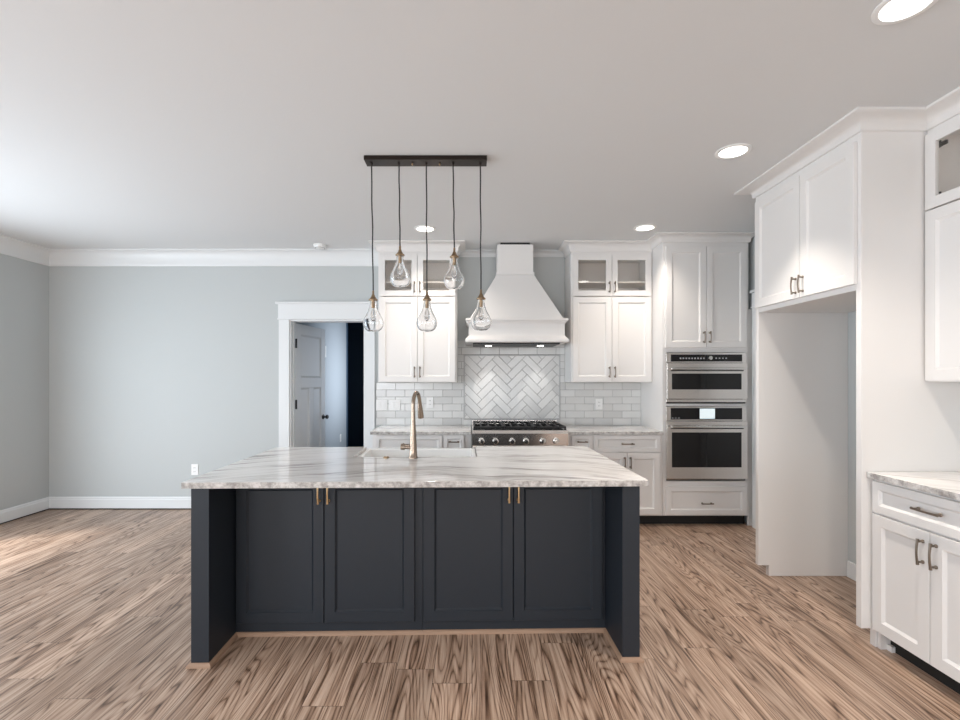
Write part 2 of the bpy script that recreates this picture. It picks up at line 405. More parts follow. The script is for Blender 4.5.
# doorway casing on the right wall between oven tower and fridge surround
b = MB()
y0, y1 = 3.56, 4.585
b.box(RIGHT-.03, RIGHT-e, y0, y0+.1, 0, 2.10).box(RIGHT-.03, RIGHT-e, y1-.1, y1, 0, 2.10).box(RIGHT-.034, RIGHT-e, y0, y1, 2.10, 2.235).box(RIGHT-.052, RIGHT-e, y0-.02, y1+.01, 2.235, 2.26).box(RIGHT-.042, RIGHT-e, y0-.01, y1+.005, 2.09, 2.105)
b.box(RIGHT-.010, RIGHT-e, y0+.1, y1-.1, 0, 2.10)
struct(b.build('trim_5', 'trim', bevel=.002), 'white casing on the right wall beside the ovens')

# ------------------------------------------------------------------ cabinets
def pull(parent, x, y, z, vertical=True, L=.11, mt='pewter', name='handle'):
    """bar pull standing off the front plane y towards -y"""
    b = MB(); h = L/2
    def P(u, d, wv=0): return (x+wv, y-d, z+u) if vertical else (x+u, y-d, z+wv)
    for sg in (-1, 1):
        c = sg*(h-.012)
        p0, p1 = P(c, 0), P(c, .026)
        b.tube([P(c, 0), P(c, .004), P(c, .008), P(c, .026)], [.0085, .0085, .0050, .0050], 10)
    n = 10
    b.tube([P(-h+i*L/n, .026+.006*math.sin(math.pi*i/n)) for i in range(n+1)], [.0068]+[.0058-.001*math.sin(math.pi*i/n) for i in range(1, n)]+[.0068], 8)
    return b.build(name, mt, parent, smooth=True)

def door(parent, x0, x1, z0, z1, mt='white', handle=None, hm='pewter', rail=.057, glass=False, name='door', hl=.11):
    g = .0022; y0 = -.021
    x0 += g; x1 -= g; z0 += g; z1 -= g
    if glass:
        b = MB(); r = rail
        b.box(x0, x0+r, y0, -.001, z0, z1).box(x1-r, x1, y0, -.001, z0, z1).box(x0+r, x1-r, y0, -.001, z0, z0+r).box(x0+r, x1-r, y0, -.001, z1-r, z1)
        d = b.build(name, mt, parent, bevel=.0018)
        MB().box(x0+r-.004, x1-r+.004, y0+.010, y0+.013, z0+r-.004, z1-r+.004).build('glass_pane', 'pane', d)
    else:
        d = shaker(MB(), x0, x1, z0, z1, y0, .020, rail).build(name, mt, parent)
    if handle:
        hx, hz, vert = handle
        pull(d, hx, y0, hz, vert, hl, hm)
    return d

def carcass(b, x0, x1, y0, y1, z0, z1, t_=.018, shelf=None):
    b.box(x0, x0+t_, y0, y1, z0, z1).box(x1-t_, x1, y0, y1, z0, z1).box(x0+t_, x1-t_, y0, y1, z0, z0+t_).box(x0+t_, x1-t_, y0, y1, z1-t_, z1).box(x0+t_, x1-t_, y1-.008, y1, z0+t_, z1-t_)
    return b

WH = 'white'
# ---- back wall upper cabinets
def upper(name, label, x0, x1, group, left_side_open):
    D0 = BACK-.33
    r = thing(name, label, 'cabinet', (x0, D0, 0), 0, group)
    W = x1-x0; zt, zs, zb = 2.715, 2.255, 1.380; dep = .33-.002
    b = MB().box(0, W, 0, dep, zb, zs-.01)
    b.box(0, .02, 0, dep, zs-.01, zt).box(W-.02, W, 0, dep, zs-.01, zt).box(.02, W-.02, 0, dep, 2.672, zt)
    # face frame around the glass doors
    b.box(.02, .04, 0, .02, zs-.01, 2.672).box(W-.04, W-.02, 0, .02, zs-.01, 2.672).box(W/2-.02, W/2+.02, 0, .02, zs-.01, 2.672)
    b.build('cabinet_body', WH, r, bevel=.0015)
    MB().box(.0205, W-.0205, dep-.012, dep-.001, zs-.0095, 2.6715).box(.0205, W-.0205, .03, dep-.013, 2.40, 2.418).build('glazed_interior', 'interior', r)
    m_ = W/2
    a0, a1 = .012, W-.012
    hz = 2.345; hz2 = 1.485
    door(r, a0, m_, zs, 2.680, glass=True, handle=(m_-.028, hz, True), name='glass_door')
    door(r, m_, a1, zs, 2.680, glass=True, handle=(m_+.028, hz, True), name='glass_door')
    door(r, a0, m_, zb+.004, zs-.004, handle=(m_-.028, hz2, True))
    door(r, m_, a1, zb+.004, zs-.004, handle=(m_+.028, hz2, True))
    path = [(0, dep-.05), (0, 0), (W, 0), (W, dep-.05)]
    if left_side_open == 'left': path = [(0, dep-.07), (0, 0), (W-.001, 0)]
    c = MB().sweep(crown_prof(.095, .085), path, side=-1).build('trim_%d' % (6 if x0 < 0 else 7), WH, smooth=True); struct(c, 'white crown moulding above the wall cabinet').location = (x0, D0, 0)
    return r
def fix_side(): pass
upper('upper_cabinet', 'tall white wall cabinet with glass top doors beside the doorway', XX(378.3, BACK-.33), XX(456.7, BACK-.33), 'white wall cabinets either side of the hood', 'both')
upper('upper_cabinet', 'tall white wall cabinet with glass top doors beside the ovens', XX(571.4, BACK-.33)-.004, 1.832, 'white wall cabinets either side of the hood', 'left')

# ---- back wall base cabinets
FD = 4.62
def base(label, x0, x1, narrow, wide, doors):
    r = thing('base_cabinet', label, 'cabinet', (0, FD, 0), 0, 'white base cabinets beside the range')
    b = MB().box(x0, x1, 0, BACK-FD-.002, .10, .883)
    b.build('cabinet_body', WH, r, bevel=.0015)
    MB().box(x0, x1, .07, .09, 0.001, .0995).build('toe_kick', 'toe', r)
    zt, zd = .873, .715
    nx0, nx1 = narrow; wx0, wx1 = wide
    door(r, nx0, nx1, zd, zt, rail=.030, handle=((nx0+nx1)/2, (zt+zd)/2+.02, False), name='drawer_front', hl=.10)
    door(r, nx0, nx1, .112, zd-.006, rail=.045, handle=(nx1-.03 if nx0 < 0 else nx0+.03, .62, True))
    door(r, wx0, wx1, zd, zt, rail=.034, handle=((wx0+wx1)/2, (zt+zd)/2, False), name='drawer_front', hl=.12)
    mid = (wx0+wx1)/2
    door(r, wx0, mid, .112, zd-.006, handle=(mid-.028, .615, True)); door(r, mid, wx1, .112, zd-.006, handle=(mid+.028, .615, True))
    return r
base('white base cabinet with drawers left of the range', -.957, -.005, (-.270, -.074), (-.927, -.286), 2)
base('white base cabinet with drawers right of the range', .919, 1.832, (.955, 1.153), (1.170, 1.806), 2)
tag(MB().box(-.975, -.006, FD-.035, BACK-.012, .8835, .914).build('countertop', 'stone', bevel=.003), 'short veined stone worktop left of the range', 'countertop', 'worktops beside the range')
tag(MB().box(.920, 1.832, FD-.035, BACK-.012, .8835, .914).build('countertop', 'stone', bevel=.003), 'short veined stone worktop right of the range', 'countertop', 'worktops beside the range')

# ---- backsplash
HBX0, HBX1, HBZ0, HBZ1 = XX(465, BACK), XX(558.8, BACK), .988, 1.664
def tile_box(bm, cx, cz, hw, hh, ang, ych, yb):
    ca, sa = math.cos(ang), math.sin(ang)
    def P(u, w_, y): return (cx+u*ca-w_*sa, y, cz+u*sa+w_*ca)
    def rc(i, y): return [P(-hw+i, -hh+i, y), P(hw-i, -hh+i, y), P(hw-i, hh-i, y), P(-hw+i, hh-i, y)]
    rs = [[bm.verts.new(p) for p in q] for q in (rc(0, yb), rc(0, ych+.0012), rc(.0015, ych))]
    for a, b_ in zip(rs, rs[1:]):
        for i in range(4): bm.faces.new((a[i], a[(i+1)%4], b_[(i+1)%4], b_[i]))
    bm.faces.new(rs[-1])
def clip(bm, x0, x1, z0, z1):
    for co, no in (((x0,0,0),(-1,0,0)), ((x1,0,0),(1,0,0)), ((0,0,z0),(0,0,-1)), ((0,0,z1),(0,0,1))):
        bmesh.ops.bisect_plane(bm, geom=bm.verts[:]+bm.edges[:]+bm.faces[:], plane_co=co, plane_no=no, clear_outer=True)
TX0, TX1 = XX(375.6, BACK)+.006, 1.832
bs = thing('tile_backsplash', 'pale grey subway tile backsplash on the kitchen wall', 'backsplash', (0, 0, 0))
MB().box(TX0, TX1, BACK-.005, BACK-.0005, .9145, 1.3795).box(-.155, 1.006, BACK-.005, BACK-.0005, 1.3795, 1.83).build('grout_bed', 'grout', bs)
TW, THh = .205, .0765
def subway(x0, x1, z0, z1, b):
    tmp = bmesh.new(); row = 0; z = .9145
    while z < z1:
        x = TX0-.3+(TW/2 if row % 2 else 0)
        while x < x1:
            if x+TW > x0 and z+THh > z0:
                tile_box(tmp, x+TW/2, z+THh/2, TW/2-.0016, THh/2-.0016, 0, BACK-.011, BACK-.0052)
            x += TW
        z += THh; row += 1
    clip(tmp, x0, x1, z0, z1)
    me = bpy.data.meshes.new('t'); tmp.to_mesh(me); tmp.free(); b.bm.from_mesh(me); bpy.data.meshes.remove(me)
b = MB()
subway(TX0, HBX0-.014, .9145, 1.379, b); subway(HBX1+.014, TX1, .9145, 1.379, b)
subway(-.155, HBX0-.014, 1.379, 1.83, b); subway(HBX1+.014, 1.006, 1.379, 1.83, b)
subway(HBX0-.014, HBX1+.014, .9145, HBZ0-.014, b); subway(HBX0-.014, HBX1+.014, HBZ1+.014, 1.83, b)
b.build('subway_tiles', 'tile', bs)
b = MB(); w_ = .077; L_ = 3
tmp = bmesh.new(); cx, cz = (HBX0+HBX1)/2, 1.3
for k in range(-24, 25):
    for mm in range(-6, 7):
        for (u, v, vert) in ((k+mm*L_+L_/2, k-mm*L_+.5, 0), (k+mm*L_+L_+.5, k-mm*L_+1-L_/2, 1)):
            X_ = (u-v)/math.sqrt(2)*w_; Z_ = (u+v)/math.sqrt(2)*w_
            if abs(X_) > .80 or abs(Z_) > .65: continue
            tile_box(tmp, cx+X_, cz+Z_, L_*w_/2-.0016, w_/2-.0016, R(45) + (R(90) if vert else 0), BACK-.011, BACK-.0052)
clip(tmp, HBX0, HBX1, HBZ0, HBZ1)
me = bpy.data.meshes.new('t'); tmp.to_mesh(me); tmp.free(); b.bm.from_mesh(me); bpy.data.meshes.remove(me)
o = b.build('herringbone_tiles', 'tile', bs); o['label'] = 'herringbone tile panel above the range'
b = MB()
for (x0, x1, z0, z1) in ((HBX0-.012, HBX0, HBZ0-.012, HBZ1+.012), (HBX1, HBX1+.012, HBZ0-.012, HBZ1+.012), (HBX0, HBX1, HBZ0-.012, HBZ0), (HBX0, HBX1, HBZ1, HBZ1+.012)):
    b.box(x0, x1, BACK-.015, BACK-.0052, z0, z1)
b.build('tile_frame', 'pewtertrim', bs, bevel=.003)

# ---- oven tower
TXa, TXb = 1.834, 2.661
tw = thing('oven_cabinet', 'tall white cabinet tower holding the two wall ovens', 'cabinet', (TXa, FD, 0))
W = TXb-TXa; dep = BACK-FD-.002
b = MB().box(0, .034, 0, dep, .10, 2.735).box(W-.034, W, 0, dep, .10, 2.735)
b.box(.034, W-.034, 0, dep, .10, .435).box(.034, W-.034, 0, dep, 1.156, 1.178).box(.034, W-.034, 0, dep, 1.672, 2.735).box(.034, W-.034, dep-.01, dep, .435, 1.672)
b.build('cabinet_body', WH, tw, bevel=.0015)
MB().box(.0, W, .07, .09, .001, .0995).build('toe_kick', 'toe', tw)
MB().box(W+.0005, RIGHT-TXa-.0005, .010, .030, .0005, 2.09).build('filler_strip', WH, tw)
door(tw, .024, W/2, 1.715, 2.690, handle=(W/2-.028, 1.815, True)); door(tw, W/2, W-.024, 1.715, 2.690, handle=(W/2+.028, 1.815, True))
door(tw, .024, W-.024, .112, .385, rail=.045, handle=(W/2, .225, False), name='drawer_front')
c = MB().sweep(crown_prof(.075, .085), [(0, dep-.07), (0, 0), (W-.001, 0), (W-.001, dep-.07)], side=-1).build('trim_8', WH, smooth=True); struct(c, 'white crown moulding above the oven tower').location = (TXa, FD, 0)

def oven(name, label, z0, z1, ctrl, hz, win, vent, lit, cat):
    r = thing(name, label, cat, (TXa, FD, 0), 0, 'stainless wall ovens stacked in the tower')
    x0, x1 = .036, W-.036
    MB().box(x0+.02, x1-.02, 0.002, .50, z0+.012, z1-.012).build('oven_body', 'black', r)
    MB().box(x0-.008, x1+.008, -.018, -.0005, ctrl[0]-.012, z1).build('control_panel_frame', 'steel', r, bevel=.002)
    cp = MB().box(x0+.036, x1-.036, -.0205, -.0182, ctrl[0], ctrl[1]).build('control_panel', 'blackglass', r)
    zc = (ctrl[0]+ctrl[1])/2
    if lit:
        MB().box(W/2-.065, W/2+.10-.02, -.0215, -.0206, ctrl[0]+.008, ctrl[1]-.006).build('display', 'display', cp)
        for i in range(3): MB().box(x0+.045+i*.03, x0+.060+i*.03, -.0213, -.0206, ctrl[0]+.010, ctrl[0]+.017).build('control_mark', 'digits', cp)
    else:
        for i in range(9): MB().box(x0+.12+i*.028, x0+.135+i*.028, -.0213, -.0206, zc-.010, zc+.004).build('control_mark', 'digits', cp)
        for i in range(4): MB().box(W/2+.085+i*.032, W/2+.100+i*.032, -.0213, -.0206, zc-.008, zc+.004).build('control_mark', 'digits', cp)
        MB().lathe([(.019, -.0206), (.019, -.034), (.016, -.037)], 24, 'Y', (W/2+.035, 0, zc)).build('control_knob', 'chrome', cp, smooth=True)
    d = MB().box(x0-.008, x1+.008, -.034, -.0005, vent, ctrl[0]-.016).build('oven_door', 'steel', r, bevel=.003)
    MB().box(x0+.040, x1-.050, -.036, -.0342, win[0], win[1]).build('oven_window', 'blackglass', d, bevel=.0008)
    hb = MB().tube([(x0+.02, -.082, hz), (x1-.02, -.082, hz)], .0105, 16)
    for xx in (x0+.045, x1-.045): hb.tube([(xx, -.034, hz), (xx, -.082, hz)], .009, 10)
    hb.build('oven_handle', 'chrome', d, smooth=True)
    MB().box(x0+.03, x1-.03, -.0352, -.0342, hz-.024, hz-.014).build('handle_shadow_line', 'black', d)  # shadow under the handle, put in as a black strip
    b = MB().box(x0-.008, x1+.008, -.016, -.0005, z0+.012, vent-.004); b.build('vent_trim', 'steel', r, bevel=.002)
    MB().box(x0, x1, -.010, -.0005, z0, z0+.011).build('vent_gap', 'toe', r)
    return r
oven('built_in_oven', 'stainless compact oven with round knob, upper of the two', 1.181, 1.668, (ZZ(361.5, 4.6), ZZ(354.5, 4.6)), ZZ(368.5, 4.54), (ZZ(389.5, 4.58), ZZ(373.5, 4.58)), 1.225, False, 'oven')
oven('built_in_oven', 'larger stainless oven with lit display, lower of the two', .440, 1.152, (ZZ(419.5, 4.6), ZZ(408, 4.6)), ZZ(427, 4.54), (ZZ(467.5, 4.58), ZZ(432.5, 4.58)), .462, True, 'oven')

# ---- fridge surround on the right wall: local x runs towards the camera (world -Y), local y into the wall (world +X)
FX = 2.06
fs = thing('fridge_surround', 'tall white empty refrigerator enclosure with cabinet above the alcove', 'cabinet', (FX, 3.487, 0), R(-90))
FWid = 3.487-2.54; fdep = RIGHT-FX-.001
for pa, pn in ((0, .078), (FWid-.035, .10)):
    pr = [(0, pn), (.075, pn), (.075, .0005), (fdep, .0005), (fdep, 2.735), (0, 2.735)]
    MB().rings([[(pa, y, z) for y, z in pr], [(pa+.035, y, z) for y, z in pr]]).build('side_panel', WH, fs, bevel=.0015)
MB().box(.0355, FWid-.0355, 0, fdep, 1.895, 2.735).build('cabinet_body', WH, fs, bevel=.0015)
gm = 3.487-2.990
door(fs, .022, gm, 1.925, 2.690, handle=(gm-.032, 2.005, True)); door(fs, gm, FWid-.022, 1.925, 2.690, handle=(gm+.032, 2.005, True))
c = MB().sweep(crown_prof(.075, .10), [(0, fdep-.002), (0, 0), (FWid, 0), (FWid, 2.407-FX-.004)], side=-1).build('trim_9', WH, smooth=True); struct(c, 'white crown moulding above the fridge enclosure').location = fs.location; c.rotation_euler = fs.rotation_euler
struct(MB().box(RIGHT-.018, RIGHT-e, 2.58, 3.445, .0005, .115).build('baseboard_right', 'trim', bevel=.003), 'white baseboard at the back of the fridge alcove')

# ---- right wall upper cabinet
UX = 2.407; UY = 2.538
u = thing('upper_cabinet', 'white wall cabinet with glass top door cut off by the right edge', 'cabinet', (UX, UY, 0), R(-90))
UW = .92; ud = RIGHT-UX-.001; zs, zt, zb = 2.305, 2.735, 1.405
b = MB().box(0, UW, 0, ud, zb, zs-.01).box(0, .02, 0, ud, zs-.01, zt).box(UW-.02, UW, 0, ud, zs-.01, zt).box(.02, UW-.02, 0, ud, 2.70, zt).box(.02, UW-.02, ud-.01, ud, zs-.01, 2.70)
b.build('cabinet_body', WH, u, bevel=.0015)
MB().box(.021, UW-.021, ud-.018, ud-.0105, zs-.009, 2.699).box(.0205, .0215, .03, ud-.018, zs-.009, 2.699).build('glazed_interior', 'interior', u)
door(u, .006, UW/2, zs, 2.705, glass=True, handle=(UW/2-.03, 2.40, True), name='glass_door'); door(u, UW/2, UW-.006, zs, 2.705, glass=True, handle=(UW/2+.03, 2.40, True), name='glass_door')
for hz in (2.37, 2.635): MB().box(.022, .062, .004, .016, hz-.018, hz+.018).box(.022, .085, .016, .028, hz-.010, hz+.010).build('hinge', 'bronze', u, bevel=.002)
door(u, .006, UW/2, zb+.004, zs-.004, handle=(UW/2-.03, 1.50, True)); door(u, UW/2, UW-.006, zb+.004, zs-.004, handle=(UW/2+.03, 1.50, True))
c = MB().sweep(crown_prof(.075, .10), [(.001, 0), (UW, 0), (UW, ud-.002)], side=-1).build('trim_10', WH, smooth=True); struct(c, 'white crown moulding above the right wall cabinet').location = u.location; c.rotation_euler = u.rotation_euler

# ---- right wall base cabinet and worktop
BX = 2.125
r = thing('base_cabinet', 'white base cabinet with one wide drawer below the right hand worktop', 'cabinet', (BX, 2.537, 0), R(-90))
bd = RIGHT-BX-.001; BW = .66
MB().box(0, BW, 0, bd, .095, .8995).build('cabinet_body', WH, r, bevel=.0015)
MB().box(.02, BW-.02, .07, .09, .0005, .0945).build('toe_kick', 'toe', r)
MB().box(.0, .019, .02, .09, .0005, .0945).box(.0195, .05, .05, .069, .0005, .03).build('toe_kick_end', WH, r)
door(r, .010, BW-.010, .722, .888, rail=.040, handle=(BW/2, .81, False), name='drawer_front', hl=.13)
door(r, .010, BW/2, .105, .716, handle=(BW/2-.032, .615, True), hl=.12); door(r, BW/2, BW-.010, .105, .716, handle=(BW/2+.032, .615, True), hl=.12)
tag(MB().box(BX-.042, RIGHT-.001, 1.45, 2.536, .900, .931).build('countertop', 'stone', bevel=.003), 'veined stone worktop at the right edge against the fridge enclosure', 'countertop')
tag(MB().box(BX, RIGHT-.001, 1.46, 2.537-BW-.001, .0005, .899).build('base_cabinet', WH, bevel=.002), 'white cabinet side continuing outside the frame', 'cabinet')

# ------------------------------------------------------------------ range
rg = thing('gas_range', 'stainless steel gas range with six knobs and black grates', 'range', (0, 0, 0))
rx0, rx1 = .0, .914; ry = 4.60
MB().box(rx0, rx1, ry, BACK-.014, .10, .916).build('range_body', 'steel', rg, bevel=.003)
MB().box(rx0+.03, rx1-.03, ry+.06, ry+.08, .001, .0995).build('toe_kick', 'toe', rg)
b = MB().rings([[(x, ry-.001, .775), (x, ry-.050, .785), (x, ry-.062, .900), (x, ry-.045, .9285), (x, ry-.001, .9285)] for x in (rx0, rx1)])
b.build('control_panel', 'steel', rg, bevel=.003)
for px in (481.5, 495.5, 512.2, 526, 543, 556.4):
    kx = XX(px, 4.53)
    k = MB().lathe([(.030, 0), (.030, -.006), (.024, -.008), (.023, -.036), (.019, -.042), (.003, -.043)], 24, 'Y', (kx, ry-.0575, ZZ(441.5, 4.53))).box(kx-.004, kx+.004, ry-.104, ry-.096, ZZ(441.5, 4.53)-.019, ZZ(441.5, 4.53)+.019)
    k.build('burner_knob', 'chrome', rg, smooth=True)
MB().box(rx0+.01, rx1-.01, ry-.030, BACK-.06, .9165, .932).build('cooktop', 'blackglass', rg, bevel=.003)
MB().box(rx0, rx1, BACK-.058, BACK-.015, .9165, .972).build('back_guard', 'steel', rg, bevel=.003)
for gi in range(3):
    g0 = rx0+.014+gi*.296; g1 = g0+.294; gy0, gy1 = ry-.015, BACK-.075; b = MB(); zt_ = .962; hh = .018
    b.box(g0, g0+.016, gy0, gy1, zt_-hh, zt_).box(g1-.016, g1, gy0, gy1, zt_-hh, zt_).box(g0, g1, gy0, gy0+.016, zt_-hh, zt_).box(g0, g1, gy1-.016, gy1, zt_-hh, zt_).box(g0, g1, (gy0+gy1)/2-.008, (gy0+gy1)/2+.008, zt_-hh, zt_)
    for q in (.25, .5, .75): b.box(g0+q*(g1-g0)-.006, g0+q*(g1-g0)+.006, gy0, gy1, zt_-hh*.8, zt_)
    for fx_ in (g0, g1-.018):
        for fy_ in (gy0, (gy0+gy1)/2-.009, gy1-.018): b.box(fx_, fx_+.018, fy_, fy_+.018, .9322, zt_-hh)
    b.build('burner_grate', 'iron', rg, bevel=.003)
    for by in (.27, .73):
        MB().lathe([(.052, .9322), (.052, .940), (.036, .942), (.036, .951), (.004, .953)], 24, 'Z', ((g0+g1)/2, gy0+by*(gy1-gy0), 0)).build('burner', 'iron', rg, smooth=True)
d = MB().box(rx0+.004, rx1-.004, ry-.045, ry-.001, .20, .765).build('oven_door', 'steel', rg, bevel=.004)
MB().box(rx0+.15, rx1-.15, ry-.0475, ry-.0453, .30, .62).build('oven_window', 'blackglass', d)
hb = MB().tube([(rx0+.05, ry-.10, .71), (rx1-.05, ry-.10, .71)], .013, 14)
for xx in (rx0+.09, rx1-.09): hb.tube([(xx, ry-.045, .71), (xx, ry-.10, .71)], .009, 10)
hb.build('oven_handle', 'steel', d, smooth=True)

# ------------------------------------------------------------------ hood
HC = .440; hf = BACK-.50
hd = thing('range_hood', 'white tapered range hood with mantle above the range', 'range hood', (HC, 0, 0))
yb = BACK-.0125
zc0, zm1, zm0 = 2.50, 2.012, 1.775
cf = BACK-.34
MB().box(-.182, .182, cf, yb, zc0, CEIL-.022).build('chimney', WH, hd, bevel=.002)
MB().box(-.150, .150, cf+.012, yb, CEIL-.0215, CEIL-.0005).build('gap_shade_box', 'black', hd)  # black box drawn for the shade in the gap below the ceiling
MB().box(-.194, .194, cf-.012, yb, zc0-.028, zc0-.0005).build('neck_band', WH, hd, bevel=.003)
MB().frustum((-.462, .462, hf+.012, yb), zm1, (-.190, .190, cf-.006, yb), zc0-.029).build('tapered_canopy', WH, hd, bevel=.002)
def band(prof, nm):
    b = MB()
    for (o0, z0), (o1, z1) in zip(prof, prof[1:]):
        pass
    rs = [[(-.472-o, hf-o, z), (.472+o, hf-o, z), (.472+o, yb, z), (-.472-o, yb, z)] for o, z in prof]
    return b.rings(rs).build(nm, WH, hd)
band([(-.004, zm1-.0005), (.026, zm1-.0005), (.030, zm1-.006), (.030, zm1-.020), (.020, zm1-.026), (.012, zm1-.040), (.002, zm1-.050), (.0, zm1-.060),
      (0, zm0+.075), (.006, zm0+.060), (.020, zm0+.045), (.030, zm0+.034), (.034, zm0+.022), (.034, zm0+.006), (.028, zm0)], 'mantle')
MB().box(-.43, .43, hf+.03, yb-.03, zm0-.014, zm0-.0005).build('vent_liner', 'black', hd, bevel=.002)
for sx in (-.27, .27):
    MB().lathe([(.032, 0), (.032, -.006), (.004, -.007)], 20, 'Z', (sx, hf+.27, zm0-.0145)).build('hood_lamp', 'lens', hd, smooth=True)
    l = bpy.data.lights.new('hood_spot', 'SPOT'); l.energy = 3.2; l.spot_size = R(44); l.spot_blend = .3; l.shadow_soft_size = .015; l.color = (1, .97, .93)
    lo = bpy.data.objects.new('hood_spot', l); COL.objects.link(lo); lo.parent = hd; lo.location = (sx, hf+.27, zm0-.050); lo.rotation_euler = (R(22), 0, 0)

# ------------------------------------------------------------------ island
IR = R(1.3); IX, IY = -.270, 2.372
def iloc(x, y, z=0):
    c, s_ = math.cos(IR), math.sin(IR); return (IX+x*c-y*s_, IY+x*s_+y*c, z)
SX0, SX1, SY0 = -.485, .322, .742
for side, x0, x1, lab in ((-1, -1.0275, -.0005, 'dark navy island cabinet, left pair of doors nearest the doorway side'), (1, .0005, 1.0275, 'dark navy island cabinet, right pair of doors nearest the oven side')):
    r = thing('island_cabinet', lab, 'cabinet', iloc(0, .305), IR, 'navy cabinets under the island worktop')
    b = MB().box(x0, x1, 0, .42, .0005, .882)
    if side < 0: b.box(x0, SX0-.02, .42, .84, .0005, .882).box(SX0-.02, x1, .42, .84, .0005, .60)
    else: b.box(SX1+.02, x1, .42, .84, .0005, .882).box(x0, SX1+.02, .42, .84, .0005, .60)
    b.build('cabinet_body', 'navy', r, bevel=.0015)
    ds = ((-1.022, -.539), (-.539, -.040)) if side < 0 else ((.009, .507), (.507, 1.008))
    gp = ds[0][1]
    for i, (a, c) in enumerate(ds):
        hx = gp-.026 if i == 0 else gp+.026
        door(r, a, c, .074, .872, mt='navy', handle=(hx, .795, True), hm='brass', hl=.115)
    ox = side*1.028
    xa, xb = sorted((side*1.028, side*1.116))
    MB().box(xa, xb, -.285, .85, .0005, .8825).build('end_panel', 'navy', r, bevel=.002)
    # shoe moulding in raw wood
    b = MB(); q = [(0, .001), (.016, .001), (.014, .012), (.008, .018), (0, .021)]
    if side < 0: b.sweep(q, [(xa-.001, -.20), (xa-.001, -.286), (xb+.001, -.286), (xb+.001, -.0205), (x1, -.0205)], side=-1) if False else b.sweep([(o+.0005, z) for o, z in q], [(xa, .3), (xa, -.285), (xb, -.285), (xb, -.0005), (x1, -.0005)], side=-1)
    else: b.sweep([(o+.0005, z) for o, z in q], [(x0, -.0005), (xa, -.0005), (xa, -.285), (xb, -.285), (xb, .3)], side=-1)
    b.build('shoe_moulding', 'rawwood', r)
ct = MB().prism([(-1.152, 0), (1.152, 0), (1.152, 1.20), (SX1, 1.20), (SX1, SY0), (SX0, SY0), (SX0, 1.20), (-1.152, 1.20)], .8835, .914).build('island_countertop', 'stone', bevel=.001)
ct.location = iloc(0, 0); ct.rotation_euler = (0, 0, IR); tag(ct, 'large veined stone island worktop with a cutout for the sink', 'countertop')
# farmhouse sink
sk = thing('farmhouse_sink', 'white apron front sink set into the far side of the island', 'sink', iloc(0, 0), IR)
x0, x1, y0, y1 = SX0+.002, SX1-.002, SY0+.002, 1.235; zt_, zb_ = .897, .655; tk = .028
b = MB()
def rr(i, z): return [(x0+i, y0+i, z), (x1-i, y0+i, z), (x1-i, y1-i, z), (x0+i, y1-i, z)]
b.rings([rr(0, zb_), rr(0, zt_-.004), rr(.004, zt_), rr(tk-.004, zt_), rr(tk, zt_-.004), rr(tk+.008, zb_+.035), rr(tk+.03, zb_+.025)])
b.build('sink_basin', 'sink', sk, bevel=.003, smooth=False)
MB().lathe([(.045, zb_+.0255), (.045, zb_+.029), (.03, zb_+.030)], 24, 'Z', ((x0+x1)/2, (y0+y1)/2, 0)).build('drain', 'chrome', sk, smooth=True)
# faucet
fc = thing('kitchen_faucet', 'tall brushed bronze gooseneck faucet on the island worktop', 'faucet', iloc(-.090, .695, .9142), IR)
b = MB().lathe([(.031, 0), (.031, .006), (.0265, .012), (.0245, .05), (.0185, .16), (.0145, .24), (.0135, .30)], 24)
b.build('faucet_body', 'faucet', fc, smooth=True)
R_ = .078; zz = .337; dirx, diry = .18, .984
pts = [(0, 0, .295), (0, 0, .32)]
for i in range(0, 15):
    a = math.pi*i/14*0.94
    pts.append((dirx*(R_-R_*math.cos(a)), diry*(R_-R_*math.cos(a)), zz+R_*math.sin(a)))
MB().tube(pts, .0125, 16).build('spout', 'faucet', fc, smooth=True)
e0 = Vector(pts[-1]); dn = (Vector(pts[-1])-Vector(pts[-2])).normalized()
MB().tube([e0, e0+dn*.02, e0+dn*.03, e0+dn*.10, e0+dn*.115], [.0135, .0145, .0165, .0205, .0195], 18).build('spray_head', 'faucet', fc, smooth=True)
h = MB().tube([(-.02, 0, .068), (-.055, 0, .070)], .013, 14).tube([(-.052, 0, .070), (-.078, 0, .072)], [.020, .019], 16)
h.build('faucet_lever', 'faucet', fc, smooth=True)
ab = MB().lathe([(.019, 0), (.019, .005), (.015, .007), (.015, .010), (.003, .011)], 20).build('air_switch', 'oldbrass', smooth=True)
ab.location = iloc(-.262, .70, .9142); tag(ab, 'small round brass button on the worktop left of the faucet', 'button')

